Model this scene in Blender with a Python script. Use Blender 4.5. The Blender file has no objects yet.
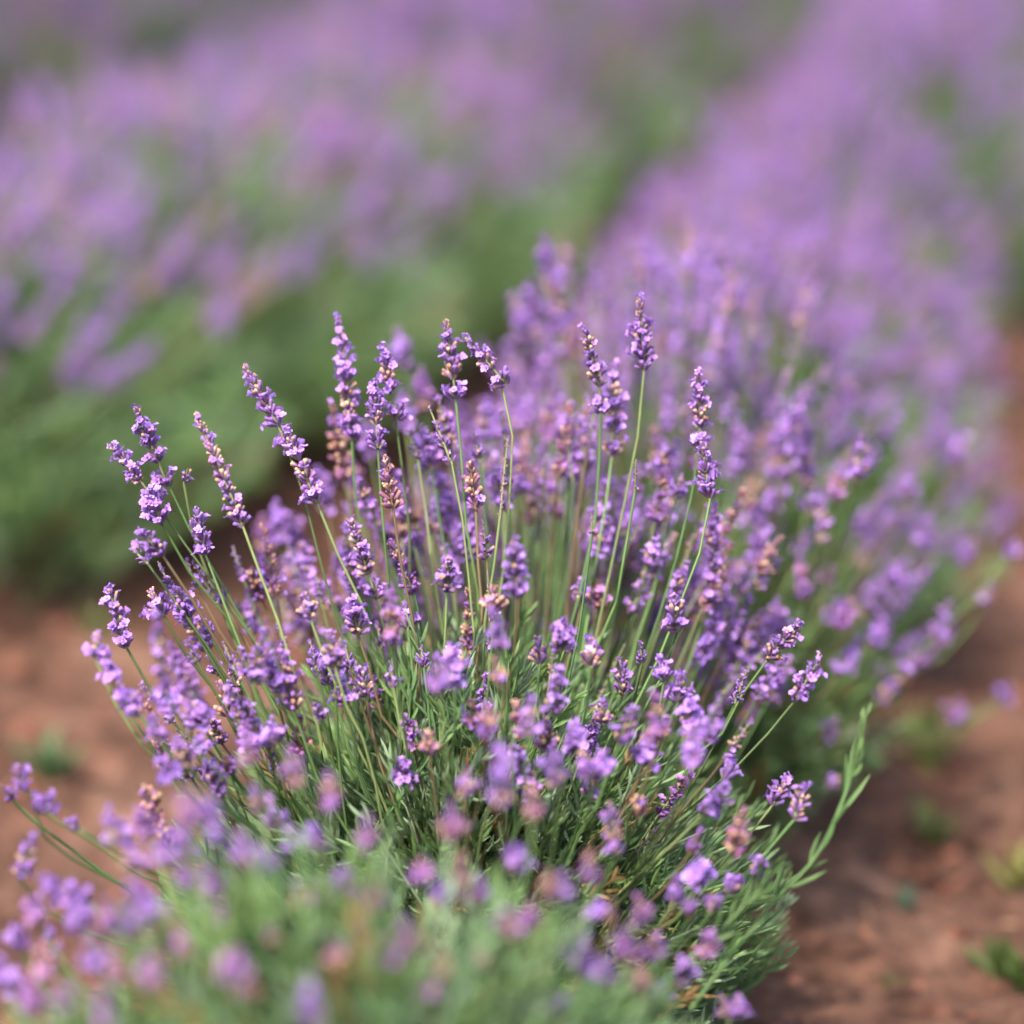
import bpy, math
import numpy as np
from mathutils import Vector, Quaternion, Matrix

# ------------------------------------------------------------------ camera, world, sun
scene = bpy.context.scene
PITCH = math.radians(17.0)
CAM_H = 0.96
LENS, SENSOR = 85.0, 24.0
FPX = LENS / SENSOR * 1024.0
FOCUS = 2.08
cam_d = bpy.data.cameras.new("camera")
cam = bpy.data.objects.new("camera", cam_d)
scene.collection.objects.link(cam)
cam.location = (0, 0, CAM_H)
cam.rotation_euler = (math.pi / 2 - PITCH, 0, 0)
cam_d.lens = LENS
cam_d.sensor_width = SENSOR
cam_d.sensor_height = SENSOR
cam_d.clip_start = 0.05
cam_d.clip_end = 1000
cam_d.dof.use_dof = True
cam_d.dof.focus_distance = FOCUS
cam_d.dof.aperture_fstop = 1.28
cam_d.dof.aperture_blades = 0
scene.camera = cam

SUN_EL, SUN_AZ = math.radians(54), math.radians(-154)   # azimuth from +Y towards +X
w = bpy.data.worlds.new("World"); scene.world = w; w.use_nodes = True
nt = w.node_tree; nt.nodes.clear()
sky = nt.nodes.new('ShaderNodeTexSky'); sky.sky_type = 'NISHITA'; sky.sun_disc = False
sky.sun_elevation = SUN_EL; sky.sun_rotation = SUN_AZ
sky.air_density = 1.0; sky.dust_density = 3.0; sky.ozone_density = 1.0
bg = nt.nodes.new('ShaderNodeBackground'); bg.inputs[1].default_value = 0.15
wo = nt.nodes.new('ShaderNodeOutputWorld')
nt.links.new(sky.outputs[0], bg.inputs[0]); nt.links.new(bg.outputs[0], wo.inputs[0])
sd = bpy.data.lights.new("sun", 'SUN'); sd.energy = 2.9; sd.angle = math.radians(1.5); sd.color = (1.0, 0.93, 0.84)
so = bpy.data.objects.new("sun", sd); scene.collection.objects.link(so)
sdir = Vector((math.sin(SUN_AZ) * math.cos(SUN_EL), math.cos(SUN_AZ) * math.cos(SUN_EL), math.sin(SUN_EL)))
so.rotation_euler = sdir.to_track_quat('Z', 'Y').to_euler()
scene.view_settings.view_transform = 'Standard'
scene.view_settings.look = 'None'
scene.view_settings.exposure = 1.74
scene.view_settings.gamma = 1.0
scene.cycles.transparent_max_bounces = 8
scene.cycles.max_bounces = 6

COL = scene.collection
RN = np.random.default_rng(11)

def at(px, py, zc):
    """world point seen at pixel (px,py) at camera depth zc"""
    cx = (px - 512) / FPX; cy = -(py - 512) / FPX
    s, c = math.sin(PITCH), math.cos(PITCH)
    return np.array([cx * zc, (c + cy * s) * zc, CAM_H + (-s + cy * c) * zc])

# ------------------------------------------------------------------ materials
def mat_attr(name, rough, trans, noise_scale, val_var, hue_var, spec=0.3, obj_var=0.25, bump=0.0):
    m = bpy.data.materials.new(name); m.use_nodes = True
    n = m.node_tree.nodes; l = m.node_tree.links; n.clear()
    out = n.new('ShaderNodeOutputMaterial')
    at_ = n.new('ShaderNodeAttribute'); at_.attribute_name = 'tint'
    tc = n.new('ShaderNodeTexCoord')
    ns = n.new('ShaderNodeTexNoise'); ns.inputs['Scale'].default_value = noise_scale; ns.inputs['Detail'].default_value = 3
    l.new(tc.outputs['Object'], ns.inputs['Vector'])
    oi = n.new('ShaderNodeObjectInfo')
    v1 = n.new('ShaderNodeMapRange'); v1.inputs[1].default_value = 0.25; v1.inputs[2].default_value = 0.75
    v1.inputs[3].default_value = 1 - val_var; v1.inputs[4].default_value = 1 + val_var
    l.new(ns.outputs[0], v1.inputs[0])
    v2 = n.new('ShaderNodeMapRange'); v2.inputs[3].default_value = 1 - obj_var; v2.inputs[4].default_value = 1 + obj_var
    l.new(oi.outputs['Random'], v2.inputs[0])
    mu = n.new('ShaderNodeMath'); mu.operation = 'MULTIPLY'
    l.new(v1.outputs[0], mu.inputs[0]); l.new(v2.outputs[0], mu.inputs[1])
    hu = n.new('ShaderNodeMapRange'); hu.inputs[1].default_value = 0.3; hu.inputs[2].default_value = 0.7
    hu.inputs[3].default_value = 0.5 - hue_var; hu.inputs[4].default_value = 0.5 + hue_var
    l.new(ns.outputs[1], hu.inputs[0])
    hs = n.new('ShaderNodeHueSaturation')
    l.new(at_.outputs['Color'], hs.inputs['Color']); l.new(mu.outputs[0], hs.inputs['Value']); l.new(hu.outputs[0], hs.inputs['Hue'])
    pb = n.new('ShaderNodeBsdfPrincipled'); pb.inputs['Roughness'].default_value = rough
    pb.inputs['Specular IOR Level'].default_value = spec
    l.new(hs.outputs[0], pb.inputs['Base Color'])
    if trans > 0:
        tr = n.new('ShaderNodeBsdfTranslucent'); l.new(hs.outputs[0], tr.inputs['Color'])
        mx = n.new('ShaderNodeMixShader'); mx.inputs[0].default_value = trans
        l.new(pb.outputs[0], mx.inputs[1]); l.new(tr.outputs[0], mx.inputs[2]); l.new(mx.outputs[0], out.inputs[0])
    else:
        l.new(pb.outputs[0], out.inputs[0])
    return m

M_FLOWER = mat_attr('lavender_petal', 0.75, 0.34, 300, 0.22, 0.012, 0.05, 0.16)
M_STEM = mat_attr('lavender_stem', 0.55, 0.12, 60, 0.2, 0.012, 0.35, 0.22)
M_LEAF = mat_attr('lavender_leaf', 0.55, 0.42, 25, 0.3, 0.018, 0.3, 0.08)
M_WOOD = mat_attr('woody_bark', 0.85, 0.0, 120, 0.4, 0.01, 0.1, 0.1)
M_CLOD = mat_attr('dry_clod', 0.95, 0.0, 60, 0.35, 0.01, 0.05, 0.1)

def mat_soil():
    m = bpy.data.materials.new('red_brown_soil'); m.use_nodes = True
    n = m.node_tree.nodes; l = m.node_tree.links
    pb = n['Principled BSDF']; pb.inputs['Roughness'].default_value = 0.95; pb.inputs['Specular IOR Level'].default_value = 0.08
    tc = n.new('ShaderNodeTexCoord')
    def noise(sc, det, rough=0.6):
        t = n.new('ShaderNodeTexNoise'); t.inputs['Scale'].default_value = sc; t.inputs['Detail'].default_value = det
        t.inputs['Roughness'].default_value = rough; l.new(tc.outputs['Object'], t.inputs['Vector']); return t
    a = noise(5, 6); b = noise(38, 6); c = noise(260, 4, 0.7)
    r1 = n.new('ShaderNodeValToRGB')
    r1.color_ramp.elements[0].position = 0.34; r1.color_ramp.elements[0].color = (0.085, 0.047, 0.034, 1)
    r1.color_ramp.elements[1].position = 0.68; r1.color_ramp.elements[1].color = (0.22, 0.125, 0.088, 1)
    e = r1.color_ramp.elements.new(0.52); e.color = (0.125, 0.062, 0.041, 1)
    l.new(a.outputs[0], r1.inputs[0])
    r2 = n.new('ShaderNodeMapRange'); r2.inputs[1].default_value = 0.3; r2.inputs[2].default_value = 0.72
    r2.inputs[3].default_value = 0.38; r2.inputs[4].default_value = 1.25
    l.new(b.outputs[0], r2.inputs[0])
    r3 = n.new('ShaderNodeMapRange'); r3.inputs[1].default_value = 0.3; r3.inputs[2].default_value = 0.7
    r3.inputs[3].default_value = 0.7; r3.inputs[4].default_value = 1.25
    l.new(c.outputs[0], r3.inputs[0])
    mm = n.new('ShaderNodeMath'); mm.operation = 'MULTIPLY'; l.new(r2.outputs[0], mm.inputs[0]); l.new(r3.outputs[0], mm.inputs[1])
    hs = n.new('ShaderNodeHueSaturation'); l.new(r1.outputs[0], hs.inputs['Color']); l.new(mm.outputs[0], hs.inputs['Value'])
    l.new(hs.outputs[0], pb.inputs['Base Color'])
    bp = n.new('ShaderNodeBump'); bp.inputs['Strength'].default_value = 0.8; bp.inputs['Distance'].default_value = 0.006
    ad = n.new('ShaderNodeMath'); ad.operation = 'ADD'; l.new(b.outputs[0], ad.inputs[0]); l.new(c.outputs[0], ad.inputs[1])
    l.new(ad.outputs[0], bp.inputs['Height']); l.new(bp.outputs[0], pb.inputs['Normal'])
    return m
M_SOIL = mat_soil()

# ------------------------------------------------------------------ mesh helpers
class Acc:
    """collects vertices, quads, tris and colours, builds one mesh"""
    def __init__(s): s.V = []; s.Q = []; s.T = []; s.C = []; s.n = 0
    def add(s, V, Q=None, T=None, C=None):
        V = np.asarray(V, float)
        if Q is not None and len(Q): s.Q.append(np.asarray(Q) + s.n)
        if T is not None and len(T): s.T.append(np.asarray(T) + s.n)
        C = np.asarray(C, float)
        if C.ndim == 1: C = np.tile(C, (len(V), 1))
        s.V.append(V); s.C.append(C); s.n += len(V)
    def inst(s, tpl, R, P, CA, CB):
        """tpl = (V,Q,T,w); R (k,3,3); P (k,3); colours CA, CB (k,3) mixed by w"""
        V, Q, T, wt = tpl
        k = len(P); nv = len(V)
        if k == 0: return
        W = np.einsum('kij,vj->kvi', R, V) + P[:, None, :]
        C = CA[:, None, :] * (1 - wt)[None, :, None] + CB[:, None, :] * wt[None, :, None]
        off = (np.arange(k) * nv)[:, None, None]
        Qk = (Q[None] + off).reshape(-1, 4) if len(Q) else None
        Tk = (T[None] + off).reshape(-1, 3) if len(T) else None
        s.add(W.reshape(-1, 3), Qk, Tk, C.reshape(-1, 3))
    def arrays(s):
        V = np.concatenate(s.V); C = np.concatenate(s.C)
        Q = np.concatenate(s.Q) if s.Q else np.zeros((0, 4), int)
        T = np.concatenate(s.T) if s.T else np.zeros((0, 3), int)
        return V, Q, T, C
    def mesh(s, name, mat, smooth=True):
        return mesh_from(name, s.arrays(), mat, smooth)

def mesh_from(name, arr, mat, smooth=True):
    V, Q, T, C = arr
    me = bpy.data.meshes.new(name)
    nq, ntri = len(Q), len(T)
    me.vertices.add(len(V)); me.vertices.foreach_set('co', V.astype(np.float32).ravel())
    me.loops.add(nq * 4 + ntri * 3)
    me.loops.foreach_set('vertex_index', np.concatenate([Q.ravel(), T.ravel()]).astype(np.int32))
    me.polygons.add(nq + ntri)
    me.polygons.foreach_set('loop_start', np.concatenate([np.arange(nq) * 4, nq * 4 + np.arange(ntri) * 3]).astype(np.int32))
    me.polygons.foreach_set('use_smooth', np.full(nq + ntri, smooth))
    me.update(calc_edges=True)
    a = me.attributes.new('tint', 'FLOAT_COLOR', 'POINT')
    a.data.foreach_set('color', np.hstack([np.clip(C, 0, 1), np.ones((len(C), 1))]).astype(np.float32).ravel())
    me.materials.append(mat)
    return me

def basis(D, spin):
    """rotation matrices whose Z is D (k,3), spun by spin (k,)"""
    D = D / np.linalg.norm(D, axis=1, keepdims=True)
    up = np.where(np.abs(D[:, 2:3]) < 0.95, np.array([[0, 0, 1.0]]), np.array([[1.0, 0, 0]]))
    X = np.cross(up, D); X /= np.linalg.norm(X, axis=1, keepdims=True)
    Y = np.cross(D, X)
    c, s_ = np.cos(spin)[:, None], np.sin(spin)[:, None]
    return np.stack([X * c + Y * s_, -X * s_ + Y * c, D], axis=2)

def tube(pts, rad, sides, cap=True):
    pts = np.asarray(pts, float); k = len(pts)
    rad = np.broadcast_to(rad, (k,))
    tan = np.gradient(pts, axis=0)
    Rm = basis(tan, np.zeros(k))
    a = np.arange(sides) / sides * 2 * math.pi
    ring = np.stack([np.cos(a), np.sin(a), np.zeros(sides)], 1)
    V = (np.einsum('kij,sj->ksi', Rm, ring) * rad[:, None, None] + pts[:, None]).reshape(-1, 3)
    i = np.arange(k - 1)[:, None] * sides; j = np.arange(sides)[None]; j2 = (j + 1) % sides
    Q = np.stack([i + j, i + j2, i + sides + j2, i + sides + j], -1).reshape(-1, 4)
    return V, Q

def hermite(p0, t0, p1, t1, n):
    u = np.linspace(0, 1, n)[:, None]
    return (2*u**3-3*u**2+1)*p0 + (u**3-2*u**2+u)*t0 + (-2*u**3+3*u**2)*p1 + (u**3-u**2)*t1

# templates ---------------------------------------------------------
def t_calyx(sides, prof):
    V = []; wt = []
    for z, r in prof:
        for k in range(sides):
            a = k / sides * 2 * math.pi
            rr = r * (1 + (0.12 if k % 2 else -0.12))
            V.append((rr * math.cos(a), rr * math.sin(a), z)); wt.append(z)
    Q = []
    for i in range(len(prof) - 1):
        for k in range(sides):
            k2 = (k + 1) % sides
            Q.append((i*sides+k, i*sides+k2, (i+1)*sides+k2, (i+1)*sides+k))
    V.append((0, 0, prof[-1][0] - 0.06)); wt.append(1.0)
    t = (len(prof) - 1) * sides
    T = [(t+k, t+(k+1) % sides, len(V)-1) for k in range(sides)]
    wt = np.clip((np.array(wt) - 0.25) / 0.75, 0, 1) ** 1.6
    return np.array(V), np.array(Q), np.array(T), wt
CAL_H = t_calyx(6, [(0, 0.11), (0.35, 0.20), (0.75, 0.215), (1.0, 0.19)])
CAL_L = t_calyx(3, [(0, 0.15), (1.0, 0.23)])

def t_corolla(hi):
    V = []; Q = []; T = []; wt = []
    if hi:   # short tube
        for z, r in ((-0.35, 0.10), (0.1, 0.15)):
            for k in range(5):
                a = k / 5 * 2 * math.pi; V.append((r*math.cos(a), r*math.sin(a), z)); wt.append(0.1)
        for k in range(5): k2 = (k+1) % 5; Q.append((k, k2, 5+k2, 5+k))
    lobes = [(60, .62, .30), (120, .62, .30), (200, .46, .2), (270, .5, .22), (340, .46, .2)]
    for deg, ln, wd in lobes:
        a = math.radians(deg); c, s_ = math.cos(a), math.sin(a)
        up = 0.38 if deg < 150 else 0.05
        if hi:
            prof = [(0.12, 0.09, 0.08), (0.55*ln, wd, 0.16 + up*.35), (ln, wd*0.62, 0.12 + up)]
            b = len(V)
            for d, hw, z in prof:
                for sg in (-1, 0, 1):
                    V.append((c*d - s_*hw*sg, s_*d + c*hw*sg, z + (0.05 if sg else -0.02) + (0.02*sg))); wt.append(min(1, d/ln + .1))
            for i in range(2):
                for j in range(2): Q.append((b+i*3+j, b+i*3+j+1, b+i*3+j+4, b+i*3+j+3))
        else:
            b = len(V)
            V += [(0, 0, 0), (c*ln*.8 - s_*wd, s_*ln*.8 + c*wd, .15+up), (c*ln*.8 + s_*wd, s_*ln*.8 - c*wd, .15+up)]
            wt += [.1, 1, 1]; T.append((b, b+1, b+2))
    return np.array(V), np.array(Q, int).reshape(-1, 4), np.array(T, int).reshape(-1, 3), np.array(wt)
COR_H = t_corolla(True); COR_L = t_corolla(False)

def t_leaf(n=3, fold=0.25, curl=0.12):
    V = []; Q = []; wt = []
    for i in range(n + 1):
        u = i / n
        wd = 0.5 * (math.sin(math.pi * min(1, 0.12 + 0.8 * u)) ** 0.6) * (0.35 if i == n else 1) * (0.6 if i == 0 else 1)
        z = u; y = curl * u * u
        V += [(-wd, y + fold * wd, z), (0, y, z), (wd, y + fold * wd, z)]; wt += [u] * 3
    for i in range(n):
        b = i * 3; Q += [(b, b+1, b+4, b+3), (b+1, b+2, b+5, b+4)]
    return np.array(V), np.array(Q), np.zeros((0, 3), int), np.array(wt)
LEAF = t_leaf(3)

# colours (linear base colours)
def lin(r, g, b):
    f = lambda c: (c/255/12.92 if c/255 <= .04045 else ((c/255+.055)/1.055)**2.4)
    return np.array([f(r), f(g), f(b)])
C_COR = [lin(168, 128, 202), lin(182, 142, 212), lin(158, 118, 196), lin(180, 132, 200)]
C_CAL_B = [lin(112, 92, 124), lin(122, 86, 132), lin(110, 102, 104)]
C_CAL_T = [lin(138, 98, 172), lin(150, 106, 174), lin(122, 88, 162)]
C_TAN = [lin(184, 148, 122), lin(164, 122, 104), lin(196, 164, 138)]
C_DRYB = [lin(128, 90, 104), lin(138, 100, 96), lin(120, 88, 116)]
C_PINK = [lin(150, 98, 142), lin(158, 106, 130)]

def spike(L, kind, rng, hi=True, fat=1.0):
    """flower head along +Z from 0 (bottom) to L (tip). kinds: F fresh, M fresh with tan whorls, D dry, B bud, P pink faded, T thin seed stalk"""
    A = Acc()
    pitch = {'F': 0.0068, 'M': 0.0072, 'D': 0.0078, 'B': 0.0085, 'P': 0.0070, 'T': 0.0062}[kind]
    n = max(1, int(round(L / pitch)))
    bend = rng.normal(0, 0.6) if L > .03 else 0.0
    ba = rng.uniform(0, 6.28)
    def ax(z): return np.array([math.cos(ba)*bend*z*z, math.sin(ba)*bend*z*z, z])
    zs = L - (np.arange(n) + 0.62) / n * L
    if n >= 5 and kind in 'FMB' and rng.random() < 0.55: zs[-1] -= rng.uniform(.004, .010)
    if n >= 8: zs[n//2:] -= rng.uniform(0, .004)
    ztop = L * 0.96
    zb = min(0, zs.min() - 0.002)
    pts = np.array([ax(z) for z in np.linspace(zb, ztop, 4)])
    V, Q = tube(pts, [.0009, .0008, .0007, .0005], 4)
    A.add(V, Q, None, lin(128, 132, 96) if kind != 'D' else lin(128, 104, 84))
    cal = CAL_H if hi else CAL_L; cor = COR_H if hi else COR_L
    tan_run = rng.random(n) < {'F': 0.16, 'M': 0.6, 'D': 0.9, 'B': 0.05, 'P': 0.5, 'T': 0.8}[kind]
    if kind == 'M': tan_run[0] = rng.random() < .4
    for i, z in enumerate(zs):
        f = i / max(1, n - 1) if n > 1 else 0.6
        size = (0.66 + 0.42 * min(1, f * 2.2)) * fat * rng.uniform(.84, 1.12)
        if kind == 'B': size *= 0.66
        if kind == 'T': size *= 0.46
        size *= rng.choice([1.0, .93, .82])
        k = int(rng.integers(11, 16)) if hi else int(rng.integers(7, 10))
        if kind == 'T': k = 4
        if kind == 'B': k = int(k * .7)
        if n <= 2: k = int(k*1.5)
        az = np.arange(k) / k * 2 * math.pi + rng.uniform(0, 6.28) + rng.normal(0, .22, k)
        tilt = rng.uniform(0.45, 1.15, k) * (0.55 + 0.45 * min(1, f + .25))
        if i == 0: tilt *= 0.6
        D = np.stack([np.sin(tilt)*np.cos(az), np.sin(tilt)*np.sin(az), np.cos(tilt)], 1)
        c0 = ax(z)
        P = c0 + np.stack([np.cos(az), np.sin(az), np.zeros(k)], 1) * 0.0011 * size + np.array([0, 0, 1]) * rng.uniform(-.0030, .0030, k)[:, None]
        ln = 0.0055 * size * rng.uniform(.8, 1.15, k)
        wd = ln * rng.uniform(.80, 1.0, k)
        R = basis(D, rng.uniform(0, 6.28, k)) * np.stack([wd, wd, ln], 1)[:, None, :]
        dry = kind in 'DT' or (kind == 'P' and tan_run[i])
        tn = tan_run[i]
        ca = np.array([(C_DRYB if dry else C_CAL_B)[q] for q in rng.integers(0, 3, k)])
        cb = np.array([(C_TAN if tn else C_CAL_T)[q] for q in rng.integers(0, 3, k)])
        mixk = rng.random(k) < (0.35 if tn else 0.06)
        if kind == 'D': cb[mixk] = C_PINK[0]
        elif kind == 'P': cb[mixk] = C_PINK[1]; ca[:] = C_PINK[0]*.75
        elif tn: cb[mixk] = C_CAL_T[1]
        else: cb[mixk] = C_TAN[0]
        A.inst(cal, R, P, ca * rng.uniform(.8, 1.2, (k, 1)), cb * rng.uniform(.85, 1.15, (k, 1)))
        # open corollas
        po = {'F': 0.46, 'M': 0.30, 'D': 0.05, 'B': 0.16, 'P': 0.30, 'T': 0}[kind] * (0.45 if tn and kind != 'P' else 1)
        po = po if hi else min(1, po * 1.6)
        op = rng.random(k) < po * rng.choice([.5, 1.0, 1.3])
        if op.any():
            kk = op.sum()
            sz = 0.0045 * fat * rng.uniform(.75, 1.15, kk) * (0.72 + .35 * min(1, f * 3)) * (.7 if kind == 'B' else 1)
            Rc = basis(D[op] + rng.normal(0, .2, (kk, 3)), rng.uniform(0, 6.28, kk)) * sz[:, None, None]
            Pc = P[op] + D[op] * ln[op][:, None] * 1.02
            cc = np.array([C_COR[q] for q in rng.integers(0, 4, kk)]) * rng.uniform(.85, 1.15, (kk, 1))
            if kind == 'P': cc = cc * .5 + C_PINK[1] * .5
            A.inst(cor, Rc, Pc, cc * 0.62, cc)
        # bracts
        if hi and kind != 'T':
            kb = 3
            azb = rng.uniform(0, 6.28) + np.arange(kb) * 2.1
            Db = np.stack([np.cos(azb)*.8, np.sin(azb)*.8, np.full(kb, .45)], 1)
            Rb = basis(Db, rng.uniform(0, .4, kb)) * np.array([.0024, .0024, .0042])[None, None, :] * size
            A.inst(LEAF, Rb, np.tile(c0 - [0, 0, .002], (kb, 1)), np.tile(lin(128, 108, 82), (kb, 1)), np.tile(lin(146, 120, 92), (kb, 1)))
    return A.arrays()

# ------------------------------------------------------------------ tagging
def tag(o, label=None, cat=None, group=None, kind=None):
    if label: o['label'] = label
    if cat: o['category'] = cat
    if group: o['group'] = group
    if kind: o['kind'] = kind
    return o
def obj(name, me, parent=None, loc=None):
    o = bpy.data.objects.new(name, me); COL.objects.link(o)
    if parent: o.parent = parent
    if loc is not None: o.location = loc
    return o

# spike library -----------------------------------------------------
KLAB = {'D': 'dried flower head with tan tips', 'T': 'thin bare seed head', 'P': 'faded pinkish flower head',
        'M': 'violet flower head with tan withered whorls', 'B': 'slim flower head of closed grey violet buds'}
LIB = {}
for hi in (True, False):
    for kd, nn, lo, hg in (('F', 8, .018, .052), ('M', 4, .022, .05), ('D', 4, .018, .045), ('B', 3, .02, .045), ('P', 3, .016, .034), ('T', 2, .03, .05)):
        LIB[(kd, hi)] = []
        for q in range(nn):
            L = float(np.interp(q, [0, nn-1], [lo, hg]))
            arr = spike(L, kd, RN, hi, .88)
            LIB[(kd, hi)].append([L, arr, None])
def lib_mesh(e, kd):
    if e[2] is None: e[2] = mesh_from('flower_spike', e[1], M_FLOWER)
    return e[2]

STEMC = [lin(92, 118, 66), lin(80, 106, 62), lin(116, 128, 80), lin(74, 88, 52), lin(108, 92, 66)]
def stem_arr(pts, r0, r1, rng, sides=5):
    k = len(pts)
    V, Q = tube(pts, np.linspace(r0, r1, k), sides)
    c = STEMC[int(rng.integers(0, 5))] * rng.uniform(.8, 1.15)
    return V, Q, np.zeros((0, 3), int), np.tile(c, (len(V), 1))

def quat_z(d, spin):
    q = Vector(d).to_track_quat('Z', 'Y')
    return q @ Quaternion((0, 0, 1), spin)

def place_stalk(root, root_pos, base, bot, d, L, kd, rng, arr=None, e=None, tstart=None, hi=True):
    """one stalk part with its flower spike sub-part; world coords given"""
    base = np.asarray(base); bot = np.asarray(bot); d = d / np.linalg.norm(d)
    ln = np.linalg.norm(bot - base)
    t0 = (bot - base) * 0.85 + np.array([0, 0, ln * 0.2]) if tstart is None else tstart
    vv = (bot - base) / ln; de = d * .55 + vv * .45
    pts = hermite(base, t0, bot, de * ln * 0.9, 9) - base
    wob = rng.normal(0, .0018, (9, 3)); wob[0] = wob[-1] = wob[-2] = 0
    pts = pts + wob
    r = rng.uniform(.85, 1.15)
    st = obj('flower_stalk', mesh_from('flower_stalk', stem_arr(pts, .0010 * r, .00075 * r, rng), M_STEM), root, Vector(base - root_pos))
    me = mesh_from('flower_spike', arr, M_FLOWER) if arr is not None else lib_mesh(e, kd)
    sp = obj('flower_spike', me, st, Vector(bot - base))
    sp.rotation_mode = 'QUATERNION'; sp.rotation_quaternion = quat_z(d, rng.uniform(0, 6.28))
    s = 1.0 if e is None else L / e[0]
    sp.scale = (1, 1, 1) if e is None else (1, 1, 1)
    if kd in KLAB: sp['label'] = KLAB[kd]
    return st

def rand_stalks(c, R, H, n, rng, hi, kinds, lo_z=0.045, power=0.5, filt=None, sx=1.0, dome=.5):
    """random stalk descriptors around centre c"""
    out = []
    while len(out) < n:
        az = rng.uniform(0, 2*math.pi); rho = R * rng.uniform(0, 1) ** power
        u = rho / R
        zt = H * (1 - dome * u ** 2.6) * rng.uniform(.78, 1.06)
        tip = c + np.array([rho*math.cos(az)*sx, rho*math.sin(az), zt])
        lean = np.array([math.cos(az)*u*.72, math.sin(az)*u*.72, 1.0 - .25*u]) + rng.normal(0, .10, 3)
        d = lean / np.linalg.norm(lean)
        kd = rng.choice(list(kinds.keys()), p=list(kinds.values()))
        lst = LIB[(kd, hi)]; e = lst[int(rng.integers(0, len(lst)))]
        bot = tip - d * e[0]
        br = 0.25 + .3*rng.random()
        base = c + np.array([math.cos(az)*rho*br*.8, math.sin(az)*rho*br*.8, lo_z * rng.uniform(.4, 1.5)])
        if filt is not None and not filt(tip): 
            continue
        out.append((base, bot, d, kd, e))
    return out

def stuff_stalks(root, root_pos, lst, rng, hi, kd_lab=True):
    S = Acc(); F = Acc()
    for base, bot, d, kd, e in lst:
        ln = np.linalg.norm(bot - base)
        pts = hermite(base, (bot-base)*.85 + np.array([0, 0, ln*.2]), bot, (d*.55+(bot-base)/ln*.45)*ln*.9, 7) - root_pos
        S.add(*[stem_arr(pts, .0010, .00075, rng, 4)[i] for i in (0, 1, 2, 3)])
        V, Q, T, C = e[1]
        Rm = basis(d[None], np.array([rng.uniform(0, 6.28)]))[0]
        F.add(V @ Rm.T + (bot - root_pos), Q, T, C * rng.uniform(.85, 1.15))
    if not lst: return
    s = tag(obj('flower_stalk', S.mesh('flower_stalks', M_STEM), root), kind='stuff')
    tag(obj('flower_spike', F.mesh('flower_spikes', M_FLOWER), s), kind='stuff')

# foliage ------------------------------------------------------------
LEAFC = [lin(124, 150, 106), lin(108, 138, 90), lin(140, 160, 126), lin(104, 130, 76), lin(122, 150, 90)]
def shoot_tpl(L, nl, rng, lw=0.0020, ll=0.023):
    """leafy shoot along Z: returns leaf transforms"""
    z = np.sort(rng.uniform(0.05, 1, nl)) * L
    az = np.arange(nl) * 1.57 + (np.arange(nl) // 2) * .8 + rng.normal(0, .3, nl)
    tl = rng.uniform(.25, .85, nl) * (1.1 - .6 * z / L)
    D = np.stack([np.sin(tl)*np.cos(az), np.sin(tl)*np.sin(az), np.cos(tl)], 1)
    ln = ll * rng.uniform(.6, 1.25, nl) * (1.05 - .35*z/L)
    R = basis(D, rng.normal(0, .5, nl) + az) * np.stack([np.full(nl, lw)*rng.uniform(.75, 1.3, nl), np.full(nl, ll*.6), ln], 1)[:, None, :]
    P = np.stack([np.zeros(nl), np.zeros(nl), z], 1)
    return R, P
def foliage_arr(R0, H0, n, rng, leaves=22, L=(.05, .12), sx=1.0, tint=1.0):
    A = Acc()
    for i in range(n):
        az = rng.uniform(0, 6.28); rho = R0 * rng.uniform(0, 1) ** .55; u = rho / R0
        top = H0 * (1 - .55 * u ** 2) * rng.uniform(.55, 1.08)
        ll = rng.uniform(*L)
        d = np.array([math.cos(az)*(.15+.8*u), math.sin(az)*(.15+.8*u), 1 - .35*u]) + rng.normal(0, .2, 3)
        d /= np.linalg.norm(d)
        p = np.array([rho*math.cos(az)*sx, rho*math.sin(az), top]) - d * ll
        p[2] = max(p[2], .004)
        nl = int(leaves * rng.uniform(.7, 1.2))
        R, P = shoot_tpl(ll, nl, rng)
        B = basis(d[None], np.array([rng.uniform(0, 6.28)]))[0]
        c = LEAFC[int(rng.integers(0, 5))] * rng.uniform(.75, 1.15) * tint
        if rng.random() < .05: c = lin(150, 124, 82)
        cc = np.tile(c, (nl, 1)) * rng.uniform(.82, 1.15, (nl, 1))
        A.inst(LEAF, np.einsum('ij,kjl->kil', B, R), P @ B.T + p, cc * .85, cc * 1.08)
        V, Q = tube(np.array([p, p + d*ll*.5, p + d*ll]), [.0012, .001, .0006], 4)
        A.add(V, Q, None, c * .95)
    return A.arrays()
def wood_arr(R0, rng, n=16):
    A = Acc()
    for i in range(n):
        az = rng.uniform(0, 6.28); r = R0 * rng.uniform(.3, 1)
        p1 = np.array([math.cos(az)*r, math.sin(az)*r, rng.uniform(.05, .1)])
        p0 = np.array([math.cos(az)*.02, math.sin(az)*.02, -.01])
        pts = hermite(p0, np.array([p1[0]*1.4, p1[1]*1.4, .01]), p1, np.array([p1[0]*.5, p1[1]*.5, .1]), 6)
        V, Q = tube(pts, np.linspace(.005, .0016, 6), 6)
        A.add(V, Q, None, lin(112, 90, 72) * rng.uniform(.7, 1.2))
    return A.arrays()

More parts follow.
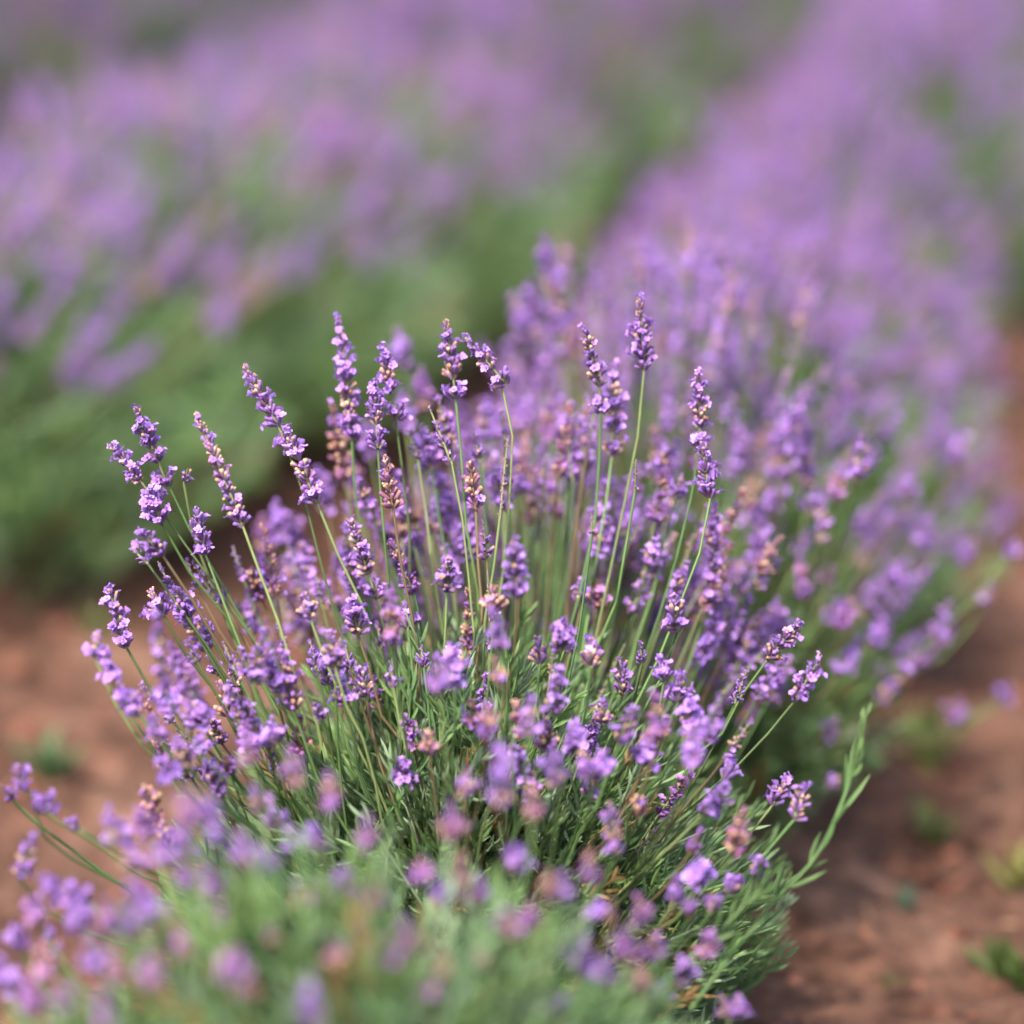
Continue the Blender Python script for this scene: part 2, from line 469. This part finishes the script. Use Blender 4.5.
# ------------------------------------------------------------------ the ground
def vnoise(x, y, seed):
    r = np.random.default_rng(seed); G = r.random((256, 256))
    xi = np.floor(x).astype(int); yi = np.floor(y).astype(int); fx = x - xi; fy = y - yi
    fx = fx*fx*(3-2*fx); fy = fy*fy*(3-2*fy)
    g = lambda a, b: G[a % 256, b % 256]
    return (g(xi, yi)*(1-fx) + g(xi+1, yi)*fx)*(1-fy) + (g(xi, yi+1)*(1-fx) + g(xi+1, yi+1)*fx)*fy - .5
def row_off(x, y):
    """distance from the nearest row's centre line, rows .70 m apart"""
    t = x - ROWX - ROWS * (y - 1.95)
    return np.abs((t + ROWGAP/2) % ROWGAP - ROWGAP/2)
ROWX, ROWS, ROWGAP = -0.02, 0.222, 0.70
def ground_z(x, y):
    fade = np.exp(-np.maximum(0, np.hypot(x, y - 3) - 5) / 3)
    z = .030*vnoise(x*3.1, y*3.1, 1) + .018*vnoise(x*11, y*11, 2) + .018*vnoise(x*29, y*29, 3) + .009*vnoise(x*71, y*71, 4)
    z = z * fade + .012*np.cos(row_off(x, y) / ROWGAP * 2*math.pi) * fade
    return z - .008
def axis_vals(a, b, step, far):
    mid = np.arange(a, b, step); g = step; L = [a]; R = [mid[-1]]
    while L[-1] > -far: g *= 1.25; L.append(L[-1] - g)
    g = step
    while R[-1] < far: g *= 1.25; R.append(R[-1] + g)
    return np.concatenate([np.array(L[1:])[::-1], mid, np.array(R[1:])])
gx = axis_vals(-1.1, 1.2, .009, 300); gy = axis_vals(1.3, 4.6, .010, 300)
X, Y = np.meshgrid(gx, gy)
Z = ground_z(X, Y)
nx, ny = len(gx), len(gy)
ii = (np.arange(ny-1)[:, None]*nx + np.arange(nx-1)[None]).ravel()
Qg = np.stack([ii, ii+1, ii+nx+1, ii+nx], 1)
Vg = np.stack([X.ravel(), Y.ravel(), Z.ravel()], 1)
tag(obj('ground', mesh_from('ground', (Vg, Qg, np.zeros((0, 3), int), np.tile([.3, .15, .1], (len(Vg), 1))), M_SOIL)), kind='structure')

# crumbs and clods of soil
def t_clod(rng):
    import bmesh
    bm = bmesh.new(); bmesh.ops.create_icosphere(bm, subdivisions=2, radius=1)
    V = np.array([v.co[:] for v in bm.verts]); T = np.array([[v.index for v in f.verts] for f in bm.faces]); bm.free()
    V = V * (1 + rng.normal(0, .10, (len(V), 1)) + .5*vnoise(V[:, 0]*1.7+9, V[:, 1]*1.7+V[:, 2]+5, int(rng.integers(99)))[:, None])
    V[:, 2] *= .6
    return V, np.zeros((0, 4), int), T, np.zeros(len(V))
A = Acc(); rng = np.random.default_rng(5)
tpls = [t_clod(rng) for _ in range(5)]
for t in tpls:
    k = 900
    P = np.stack([rng.uniform(-1.0, 1.0, k), rng.uniform(1.35, 4.6, k), np.zeros(k)], 1)
    P[:, 2] = ground_z(P[:, 0], P[:, 1])
    s = np.minimum(rng.lognormal(-5.9, .85, k), .016)
    R = basis(np.stack([rng.normal(0, .3, k), rng.normal(0, .3, k), np.ones(k)], 1), rng.uniform(0, 6.28, k)) * s[:, None, None]
    c = lin(98, 66, 53)[None] * rng.uniform(.55, 1.35, (k, 1))
    A.inst(t, R, P, c, c)
tag(obj('soil_crumbs', A.mesh('soil_crumbs', M_CLOD)), 'loose reddish brown crumbs and clods scattered over the bare soil', 'soil crumbs', kind='stuff')
# dry straw and leaf litter
A = Acc(); k = 900
P = np.stack([rng.uniform(-1.0, .9, k), rng.uniform(1.4, 4.4, k), np.zeros(k)], 1)
P[:, 2] = ground_z(P[:, 0], P[:, 1]) + .003
D = np.stack([rng.normal(0, 1, k), rng.normal(0, 1, k), rng.normal(0, .12, k)], 1)
R = basis(D, rng.uniform(0, 6.28, k)) * np.stack([np.full(k, .0022), np.full(k, .004), rng.uniform(.008, .03, k)], 1)[:, None, :]
c = np.array([[lin(104, 80, 62), lin(66, 50, 42), lin(138, 112, 88)][q] for q in rng.integers(0, 3, k)])
A.inst(LEAF, R, P, c, c)
tag(obj('dry_litter', A.mesh('dry_litter', M_WOOD)), 'thin dry straws and fallen leaves strewn over the soil', 'plant litter', kind='stuff')

# ------------------------------------------------------------------ bushes
def bush_root(c, label, group='lavender bushes growing in rows'):
    e = bpy.data.objects.new('lavender_bush', None); COL.objects.link(e); e.location = Vector(c)
    e.empty_display_size = .1
    return tag(e, label, 'lavender bush', group)

# hand-placed flower heads: tip px, bottom px, camera depth, kind
HERO = [
 (136,407,163,474,2.10,'F'),(113,447,149,492,2.09,'F'),(149,490,162,524,2.09,'F'),(199,413,242,524,2.11,'M'),(247,364,283,436,2.10,'F'),(284,428,318,505,2.10,'F'),
 (346,318,352,442,2.14,'F'),(382,347,394,405,2.12,'F'),(374,384,377,436,2.10,'F'),(332,403,346,482,2.20,'D'),
 (196,510,206,556,2.09,'F'),(142,532,163,556,2.05,'F'),(130,547,148,564,2.07,'B'),(157,560,173,592,2.08,'B'),(108,587,127,648,2.07,'F'),
 (188,468,184,484,2.10,'B'),
 (352,520,373,587,2.11,'M'),(275,505,282,548,2.28,'F'),(292,515,300,560,2.30,'F'),(262,520,268,560,2.32,'P'),
 (447,321,455,392,2.11,'F'),(464,335,500,377,2.10,'F'),(428,403,452,464,2.09,'B'),(586,328,601,398,2.12,'M'),
 (616,365,613,446,2.15,'F'),(639,299,644,372,2.12,'M'),(700,372,700,440,2.12,'F'),(702,440,710,500,2.10,'F'),(714,505,712,588,2.17,'F'),
 (507,435,500,517,2.10,'T'),(567,441,573,480,2.18,'B'),(474,430,480,462,2.14,'B'),(470,462,476,512,2.10,'D'),(483,520,487,560,2.08,'B'),
 (449,558,447,592,2.06,'M'),(513,540,518,598,1.99,'F'),(410,428,418,460,2.14,'B'),(636,458,635,492,2.10,'T'),(592,514,592,535,2.07,'T'),
 (655,425,662,485,2.30,'P'),(682,478,676,498,2.16,'F'),(549,403,548,440,2.28,'P'),(386,456,393,508,2.08,'D'),(424,430,432,470,2.16,'F'),
 (497,470,505,512,2.17,'F'),(535,470,536,510,2.22,'M'),(400,490,402,540,2.2,'P'),(440,480,446,520,2.2,'M'),(520,440,522,478,2.3,'F'),(615,520,619,560,2.25,'F'),
 (675,595,677,632,2.06,'M'),(801,620,766,662,2.07,'M'),(820,657,794,702,2.05,'M'),(747,670,734,706,2.08,'B'),(753,718,731,750,2.03,'B'),
 (623,664,622,697,2.06,'M'),(661,661,664,681,2.05,'F'),(725,787,703,814,2.0,'F'),(787,778,772,806,2.05,'M'),(806,786,794,820,2.02,'M'),
 (744,808,733,856,1.93,'D'),(655,695,659,741,1.93,'P'),(631,711,619,745,1.96,'F'),(694,727,691,772,1.88,'F'),(719,727,701,738,1.95,'F'),
 (680,675,678,703,2.12,'F'),(701,830,690,853,1.97,'D'),(610,803,614,856,1.90,'F'),(731,768,724,780,2.03,'F'),
 (97,634,97,662,2.0,'F'),(108,664,112,682,2.0,'F'),(122,690,140,716,1.96,'F'),(152,718,160,742,1.93,'F'),(155,612,166,694,1.88,'M'),
 (162,690,170,706,2.0,'F'),(196,705,204,728,2.01,'F'),(219,683,230,717,2.06,'D'),(263,632,254,686,2.0,'F'),(304,594,311,620,2.04,'M'),(285,655,294,710,2.03,'M'),
 (329,633,336,670,2.02,'F'),(363,670,366,699,2.06,'M'),(300,716,300,755,2.05,'D'),(144,785,159,822,1.98,'D'),(160,820,172,850,1.97,'M'),
 (178,742,190,768,1.93,'M'),(160,760,176,780,1.92,'F'),(246,725,251,768,1.77,'P'),(290,748,297,790,1.78,'P'),
 (494,612,501,652,1.90,'F'),(538,635,540,665,2.05,'M'),(565,622,560,652,2.03,'F'),(454,648,455,690,1.98,'F'),(438,668,440,692,1.86,'F'),
 (494,655,501,688,1.90,'D'),(560,670,553,716,1.99,'F'),(532,698,530,738,1.86,'F'),(488,708,488,740,1.87,'P'),(500,742,502,800,1.74,'F'),
 (552,753,557,790,1.86,'F'),(582,752,590,780,1.90,'F'),(602,752,600,776,1.92,'F'),(429,734,430,758,2.0,'D'),(404,762,404,786,2.04,'F'),
 (494,586,494,614,2.03,'D'),(391,590,394,648,2.0,'P'),(582,583,580,606,2.14,'F'),(598,590,598,608,2.16,'P'),(471,700,476,730,2.02,'D'),
 (515,700,520,740,2.0,'D'),(545,720,548,750,2.02,'M'),(677,880,675,902,1.90,'F'),(699,868,699,884,1.93,'F'),(734,881,728,896,1.97,'F'),
 (762,862,757,876,1.99,'M'),(713,900,710,914,1.93,'F'),
 # front bush
 (207,792,216,848,1.66,'F'),(186,795,192,830,1.6,'P'),(329,774,331,812,1.74,'P'),(108,806,114,846,1.80,'M'),(130,845,136,872,1.74,'F'),
 (291,830,296,852,1.76,'F'),(312,832,318,850,1.76,'F'),(240,838,246,872,1.64,'F'),(262,850,270,872,1.66,'F'),(16,768,26,790,1.94,'M'),
 (50,796,36,810,1.92,'F'),(3,786,12,800,1.98,'B'),(66,818,84,832,1.94,'B'),(34,836,20,880,1.90,'M'),(44,880,66,902,1.80,'F'),(58,888,90,904,1.80,'F'),
 (50,930,54,962,1.84,'M'),(14,976,18,1000,1.8,'F'),(132,885,134,940,1.62,'F'),(16,930,20,948,1.8,'F'),(296,885,300,910,1.66,'M'),(200,900,206,920,1.84,'F'),
 (533,786,533,822,1.74,'D'),(451,803,453,842,1.73,'P'),(466,775,466,798,1.84,'M'),(515,842,517,878,1.80,'F'),(461,855,462,890,1.68,'D'),
 (376,884,378,910,1.60,'D'),(366,818,368,846,1.70,'P'),(404,920,412,950,1.58,'P'),(507,912,508,940,1.6,'D'),(548,872,548,896,1.66,'D'),(564,878,562,902,1.68,'F'),
 (589,855,592,884,1.70,'D'),(440,952,440,980,1.56,'D'),(582,938,579,974,1.72,'F'),(593,910,594,924,1.78,'F'),(447,998,448,1014,1.6,'F'),(388,940,390,965,1.55,'P'),
 (310,980,314,1030,1.45,'F'),(684,962,684,982,1.84,'F'),(658,985,658,1000,1.84,'F'),(722,998,730,1020,1.86,'F'),(738,996,740,1020,1.88,'F'),(640,960,642,990,1.7,'D'),
 (398,330,408,372,2.34,'F'),(420,372,426,410,2.32,'P'),(366,420,372,462,2.26,'F'),(402,392,408,432,2.30,'F'),(448,410,452,446,2.34,'P'),(486,400,490,440,2.32,'F'),(520,388,524,430,2.36,'F'),
 (540,352,545,396,2.4,'F'),(512,350,516,392,2.42,'F'),(560,400,563,440,2.3,'F'),(352,462,360,500,2.26,'P'),(318,470,326,512,2.3,'F'),(340,540,348,580,2.24,'F'),(300,545,308,580,2.22,'F'),
 (232,545,244,580,2.16,'B'),(212,578,226,606,2.12,'B'),(186,560,198,590,2.12,'B'),(176,590,190,622,2.08,'F'),(200,612,212,640,2.10,'B'),(222,640,234,668,2.10,'B'),(236,600,250,630,2.14,'B'),(150,590,164,616,2.08,'F'),
 (250,570,262,600,2.16,'D'),(262,560,272,596,2.18,'F'),(276,620,286,650,2.12,'B'),(320,655,328,684,2.08,'F'),(344,640,350,668,2.1,'B'),(340,680,346,706,2.04,'F'),(242,650,250,676,2.03,'F'),(228,664,238,690,2.08,'B'),
 (268,660,276,690,2.02,'F'),(310,640,316,668,2.06,'B'),(206,650,218,676,2.1,'B'),(352,600,358,634,2.1,'F'),(376,620,382,650,2.12,'B'),(404,600,408,630,2.1,'M'),(420,640,424,668,2.08,'B'),(390,660,394,690,2.04,'B'),
 (270,720,278,748,2.0,'F'),(236,722,246,748,2.04,'B'),(316,700,322,722,2.04,'B'),(350,560,356,590,2.14,'F'),(316,575,322,606,2.14,'B'),(186,640,198,664,2.04,'B'),(212,722,222,744,2.06,'F'),
 (640,640,642,664,2.08,'B'),(590,640,592,668,2.04,'M'),(604,700,602,724,2.04,'F'),(648,740,644,764,2.0,'F'),(575,728,574,752,1.98,'M'),(692,704,686,724,2.02,'F'),(668,716,664,736,2.02,'B'),(640,800,638,818,2.0,'D'),
 (120,820,130,850,1.85,'F'),(140,812,148,836,1.82,'P'),(180,830,190,862,1.75,'F'),(30,900,40,925,1.78,'P'),(72,905,84,930,1.72,'F'),(104,900,112,935,1.66,'P'),(150,900,156,930,1.66,'F'),(110,950,118,985,1.55,'P'),(140,880,146,905,1.74,'P'),
 (180,930,186,960,1.55,'P'),(206,870,212,900,1.66,'F'),(220,905,226,935,1.6,'P'),(38,950,46,980,1.66,'P'),(0,960,8,990,1.7,'F'),(28,985,34,1015,1.6,'P'),(100,1000,106,1030,1.45,'P'),(254,880,260,905,1.66,'P'),
 (345,870,346,895,1.66,'F'),(318,880,320,905,1.7,'P'),(420,862,421,885,1.72,'P'),(440,884,441,905,1.74,'F'),(480,884,480,905,1.72,'M'),(530,905,531,928,1.68,'P'),(545,930,545,950,1.7,'F'),
 (610,900,611,925,1.72,'D'),(625,935,625,960,1.7,'P'),(600,960,601,985,1.7,'F'),(480,945,480,970,1.62,'D'),(470,990,471,1012,1.66,'F'),(360,925,361,950,1.62,'F'),(335,945,336,970,1.56,'P'),(270,925,272,950,1.62,'D'),
 (250,975,252,1000,1.55,'P'),(530,985,531,1010,1.62,'D'),(640,900,641,925,1.78,'P'),(655,935,655,960,1.8,'D'),(305,925,306,945,1.7,'F'),(425,975,426,1000,1.56,'P'),(560,1000,560,1020,1.66,'F'),(690,900,690,918,1.86,'D'),(710,935,708,955,1.86,'P'),
 (60,985,70,1010,1.6,'P'),(150,960,156,990,1.5,'P'),(90,940,100,975,1.6,'F'),(230,950,236,980,1.5,'P'),(180,860,188,890,1.66,'P'),(160,840,168,868,1.7,'F'),(255,790,262,812,1.8,'F'),(268,800,276,830,1.86,'M'),
]
C_MAIN = np.array([-.025, 1.99, 0.0]); C_FRONT = np.array([-.08, 1.61, 0.0])
rng = np.random.default_rng(3)
root_m = bush_root(C_MAIN, 'sharply focused lavender bush with long violet spikes, nearest the middle of the photo')
root_f = bush_root(C_FRONT, 'out of focus lavender bush at the bottom edge, in front of the sharp bush')
nm = nf = 0
for tx, ty, bx_, by_, zc, kd in HERO:
    z0 = zc
    if zc < 2.0: zc = 2.03 - (2.03 - zc) * .64
    front = z0 < 1.83 and ty > 765 and not (ty < 790 and tx > 600)
    C0, root = (C_FRONT, root_f) if front else (C_MAIN, root_m)
    tip = at(tx, ty, zc + rng.uniform(-.012, .006)); bot = at(bx_, by_, zc)
    d = tip - bot; L = float(np.linalg.norm(d))
    off = (bot - C0); off[2] = 0
    base = C0 + off * rng.uniform(.22, .42) + np.append(rng.normal(0, .012, 2), 0)
    base[2] = min(.09, max(.015, bot[2] * .35)) 
    # short heads: lift the stalk so that the tangent does not fold the stem
    dd = d / L
    v = (bot - base); v /= np.linalg.norm(v)
    dt = dd * .55 + v * .45
    arr = spike(L, kd, rng, True, rng.uniform(.94, 1.12) * (1.08 if L < .024 else 1.0) * (.88 if z0 < 1.92 else 1.0))
    ln = np.linalg.norm(bot - base)
    st = place_stalk(root, C0, base, bot, dd, L, kd, rng, arr=arr)
    if front: nf += 1
    else: nm += 1
print('heroes main', nm, 'front', nf)

def cam_px(p):
    s, c = math.sin(PITCH), math.cos(PITCH)
    q = np.asarray(p) - np.array([0, 0, CAM_H])
    z = q[1]*c - q[2]*s; yy = q[1]*s + q[2]*c
    return 512 + q[0]/z*FPX, 512 - yy/z*FPX, z
K_MAIN = {'F': .33, 'M': .20, 'D': .16, 'B': .14, 'P': .09, 'T': .08}
# back half of the sharp bush (denser violet behind the placed heads)
fl = rand_stalks(C_MAIN + [0.03, .06, 0], .21, .40, 200, rng, True, K_MAIN, filt=lambda t: cam_px(t)[2] > 2.15 and cam_px(t)[1] > 395 and 270 < cam_px(t)[0] < 800 and cam_px(t)[1] < 700)
fl += rand_stalks(C_MAIN, .18, .32, 22, rng, True, K_MAIN, filt=lambda t: 540 < cam_px(t)[1] < 800 and cam_px(t)[2] > 1.97 and cam_px(t)[0] > 330)
fl += rand_stalks(C_MAIN + [-.05, 0, 0], .22, .36, 22, rng, True, K_MAIN, dome=.65, filt=lambda t: 520 < cam_px(t)[1] < 790 and cam_px(t)[2] > 1.98 and 125 < cam_px(t)[0] < 350)
stuff_stalks(root_m, C_MAIN, fl, rng, True)
# bare green stems rising without heads at the focal plane, leafy mound, wood
obj('foliage', mesh_from('foliage', foliage_arr(.19, .27, 1000, rng, 22, (.06, .17)), M_LEAF), root_m)
obj('woody_base', mesh_from('woody_base', wood_arr(.12, rng), M_WOOD), root_m)
obj('foliage', mesh_from('foliage', foliage_arr(.225, .275, 950, rng, 24, (.06, .14)), M_LEAF), root_f)
obj('woody_base', mesh_from('woody_base', wood_arr(.12, rng), M_WOOD), root_f)

# the long leafy shoot reaching out to the right of the sharp bush
def leafy_shoot(root, rp, pix, zcs, lw=.0019, ll=.028, nleaf=20):
    P0 = np.array([at(a, b, z) for (a, b), z in zip(pix, zcs)])
    t = np.linspace(0, len(P0)-1, 22)
    from_idx = np.clip(t.astype(int), 0, len(P0)-2); f = (t - from_idx)[:, None]
    def cr(i, f):
        p = [P0[max(i-1, 0)], P0[i], P0[i+1], P0[min(i+2, len(P0)-1)]]
        return .5*((2*p[1]) + (-p[0]+p[2])*f + (2*p[0]-5*p[1]+4*p[2]-p[3])*f*f + (-p[0]+3*p[1]-3*p[2]+p[3])*f**3)
    pts = np.array([cr(i, ff[0]) for i, ff in zip(from_idx, f)])
    base = pts[0]; A = Acc()
    c = lin(98, 126, 74)
    V, Q = tube(pts - base, np.linspace(.0013, .0008, 22), 6); A.add(V, Q, None, c)
    idx = np.linspace(2, 21, nleaf).astype(int)
    tan = np.gradient(pts, axis=0); tan /= np.linalg.norm(tan, axis=1, keepdims=True)
    az = np.arange(nleaf)*1.57 + rng.normal(0, .3, nleaf)
    Bm = basis(tan[idx], np.zeros(nleaf))
    tl = rng.uniform(.25, .6, nleaf); tl[-6:] = rng.uniform(.05, .2, 6)
    loc = np.stack([np.sin(tl)*np.cos(az), np.sin(tl)*np.sin(az), np.cos(tl)], 1)
    D = np.einsum('kij,kj->ki', Bm, loc)
    ln = ll * rng.uniform(.6, 1.15, nleaf); ln[-6:] *= .4
    R = basis(D, rng.uniform(0, 6.28, nleaf)) * np.stack([np.full(nleaf, lw), np.full(nleaf, .02), ln], 1)[:, None, :]
    cc = c[None] * rng.uniform(.75, 1.1, (nleaf, 1))
    A.inst(LEAF, R, pts[idx] - base, cc, cc*1.1)
    o = obj('leafy_shoot', A.mesh('leafy_shoot', M_LEAF), root, Vector(base - rp)); return o
o = leafy_shoot(root_m, C_MAIN, [(690, 1010), (735, 950), (775, 900), (815, 858), (843, 800), (855, 760), (866, 714)], [1.98, 1.99, 2.0, 2.0, 2.0, 2.0, 2.0])
o['label'] = 'long pale green leafy shoot without flowers'
leafy_shoot(root_m, C_MAIN, [(690, 960), (750, 900), (778, 868)], [1.97, 1.98, 1.99], .0019, .024, 16)

# mid and far bushes ---------------------------------------------------
K_FAR = {'F': .66, 'M': .11, 'D': .06, 'B': .03, 'P': .14}
def full_bush(c, label, R, H, n, rng, hi, kinds, fR, fH, fn, n_parts=100, minz=0.0, dome=.5, extra=(), tint=1.0):
    root = bush_root(c, label)
    lst = rand_stalks(c, R, H, n, rng, hi, kinds, power=.6, filt=lambda t: t[2] > minz, dome=dome)
    # those that show largest: nearest the camera and highest
    lst.sort(key=lambda s: s[1][1] * .6 - s[1][2])
    for s in lst[:n_parts]:
        base, bot, d, kd, e = s
        place_stalk(root, c, base, bot, d, e[0], kd, rng, e=e)
    stuff_stalks(root, c, lst[n_parts:], rng, hi)
    for tx, ty, bx_, by_, zc, kd in extra:
        tip = at(tx, ty, zc); bot = at(bx_, by_, zc); d = tip - bot; L = float(np.linalg.norm(d))
        off = bot - c; off[2] = 0
        base = c + off * .3; base[2] = .05
        place_stalk(root, c, base, bot, d / L, L, kd, rng, arr=spike(L, kd, rng, True, .95))
    obj('foliage', mesh_from('foliage', foliage_arr(fR, fH, fn, rng, 17, (.07, .2), tint=tint), M_LEAF), root)
    obj('woody_base', mesh_from('woody_base', wood_arr(.12, rng), M_WOOD), root)
    return root
def row_pos(k, y, jx=0.0):
    return np.array([ROWX + ROWS*(y-1.95) + k*ROWGAP + jx, y, 0.0])
c2 = row_pos(0, 2.36, .03)
EX2 = [(901,566,892,586,2.36,'F'),(886,582,866,612,2.36,'F'),(948,602,934,640,2.34,'F'),(1012,544,1006,560,2.4,'F'),(990,585,985,606,2.42,'F'),
 (974,540,958,566,2.44,'F'),(862,438,858,482,2.24,'F'),(842,470,836,500,2.3,'P'),(912,470,906,500,2.4,'F'),(960,430,955,465,2.45,'F'),(885,622,872,650,2.34,'F'),
 (860,638,838,676,2.32,'F'),(912,655,906,676,2.34,'F'),(900,680,878,700,2.34,'F'),(955,708,962,722,2.5,'F'),(1008,686,1000,702,2.5,'F'),(836,778,826,790,2.3,'F'),
 (925,655,915,668,2.36,'P'),(850,600,838,630,2.3,'P'),(930,520,918,545,2.42,'F'),(800,560,806,600,2.28,'P'),(776,600,780,636,2.26,'F'),(740,560,744,598,2.25,'M'),
 (792,395,794,470,2.3,'F'),(806,420,808,500,2.32,'F'),(776,430,780,490,2.33,'F'),(822,500,822,545,2.28,'M'),(748,478,750,512,2.3,'D'),(760,520,764,560,2.28,'F'),
 (545,236,550,300,2.4,'F'),(556,262,560,340,2.38,'F'),(530,282,534,330,2.42,'F'),(516,300,520,345,2.42,'F'),(735,420,736,452,2.38,'F'),(720,700,712,724,2.2,'F')]
full_bush(c2, 'violet lavender bush directly behind the sharp one in the same row', .22, .42, 190, rng, False, K_FAR, .17, .26, 600, n_parts=65, minz=.11, dome=.68, extra=EX2)
cA = row_pos(0, 2.74, .02)
protoA = full_bush(cA, 'softly blurred lavender bush, second behind the sharp one in its row', .23, .36, 290, rng, False, K_FAR, .22, .26, 620, minz=.12, dome=.6, tint=1.2)
def left_pos(k, y): return np.array([-.50 + .27*(y-2.94) - .72*k, y, 0.0])
cB = left_pos(0, 3.0)
protoB = full_bush(cB, 'blurred lavender bush at the left edge, nearest of the left row with green side', .31, .36, 330, rng, False, K_FAR, .29, .31, 1100, minz=.235, dome=.4, tint=1.3)

def copy_tree(o, parent=None):
    c = o.copy(); COL.objects.link(c)
    if parent is not None: c.parent = parent
    for ch in o.children: copy_tree(ch, c)
    return c
ORD = ['first', 'second', 'third', 'fourth', 'fifth', 'sixth', 'seventh', 'eighth', 'ninth', 'tenth']
def place_copy(src, pos, rz, sc, label):
    r = copy_tree(src); r.location = Vector(pos); r.rotation_euler = (0, 0, rz); r.scale = (sc, sc, sc); r['label'] = label
crng = np.random.default_rng(21)
for i, y in enumerate([3.12, 3.50, 3.90, 4.30, 4.72, 5.15, 5.6]):
    place_copy(protoA, row_pos(0, y, (-.01 if i < 2 else .02) + crng.normal(0, .015)), crng.uniform(0, 6.28), (.92 if i < 2 else crng.uniform(.95, 1.05)),
               'blurred violet lavender bush, %s behind the sharp one in the middle row' % ORD[i+2])
for i, y in enumerate([3.36, 3.70, 4.05, 4.45, 4.85, 5.3, 5.75]):
    place_copy(protoB if i in (0, 1) else protoA, left_pos(0, y) + [crng.normal(0, .015) + (.10 if i > 0 else .04), 0, 0], crng.uniform(0, 6.28), (1.0 if i == 0 else crng.uniform(.96, 1.06)),
               'very blurred lavender bush, %s from the near end of the left row' % ORD[i+1])
for i, y in enumerate([3.9, 4.32, 4.74, 5.16, 5.6, 6.05]):
    place_copy(protoA, left_pos(1, y) + [crng.normal(0, .015) + .15, 0, 0], crng.uniform(0, 6.28), crng.uniform(1.15, 1.3),
               'faint violet lavender bush in the farthest row at top left, %s from its near end' % ORD[i])

# ------------------------------------------------------------------ weeds on the bare soil
def weed(px, py, label, size, nl, col, rng, wide=.3):
    # point on the ground under that direction
    s, c = math.sin(PITCH), math.cos(PITCH); cy = -(py-512)/FPX
    zc = CAM_H / (s - cy*c); p = at(px, py, zc); p[2] = float(ground_z(p[0:1], p[1:2])[0])
    A = Acc(); az = np.arange(nl)*2.4 + rng.normal(0, .3, nl); el = rng.uniform(.35, 1.2, nl)
    D = np.stack([np.cos(az)*np.cos(el), np.sin(az)*np.cos(el), np.sin(el)], 1)
    ln = size * rng.uniform(.6, 1.15, nl)
    R = basis(D, rng.normal(0, .3, nl)) * np.stack([ln*wide, ln*.6, ln], 1)[:, None, :]
    cc = col[None] * rng.uniform(.8, 1.2, (nl, 1))
    A.inst(t_leaf(5, .3, .35), R, np.tile([0, 0, 0.0], (nl, 1)) + rng.normal(0, .003, (nl, 3)) * [1, 1, 0], cc*.9, cc*1.05)
    o = obj('weed', A.mesh('weed', M_LEAF), None, Vector(p)); tag(o, label, 'weed', 'small weeds on the bare soil'); return o
wr = np.random.default_rng(9); G1 = lin(66, 82, 38); G2 = lin(76, 96, 76)
weed(1002, 935, 'bright green weed with upright leaves at the right edge of the soil', .028, 11, G1, wr, .22)
weed(1022, 950, 'weed leaves cut off by the right edge of the photo, low down', .034, 8, G1, wr, .22)
weed(906, 880, 'tiny grey green rosette on the soil right of the long leafy shoot', .013, 12, G2, wr, .4)
weed(888, 948, 'tiniest green sprout on the soil, lowest of the weeds', .011, 8, G1, wr, .35)
weed(935, 812, 'low loose green weed patch on the soil, above the tiny rosette', .032, 16, lin(104, 112, 66), wr, .25)
weed(1020, 850, 'olive weed at the right edge, above the bright green one', .034, 10, lin(118, 116, 58), wr, .2)
weed(928, 760, 'tall thin olive weed beside the right side of the violet bushes', .06, 12, lin(112, 122, 66), wr, .12)
weed(45, 765, 'blurred green weed on the bare soil left of the sharp bush', .036, 18, lin(84, 110, 70), wr, .28)
weed(95, 640, 'faint green weed on the soil between the two rows, at the left', .03, 10, lin(96, 112, 66), wr, .2)
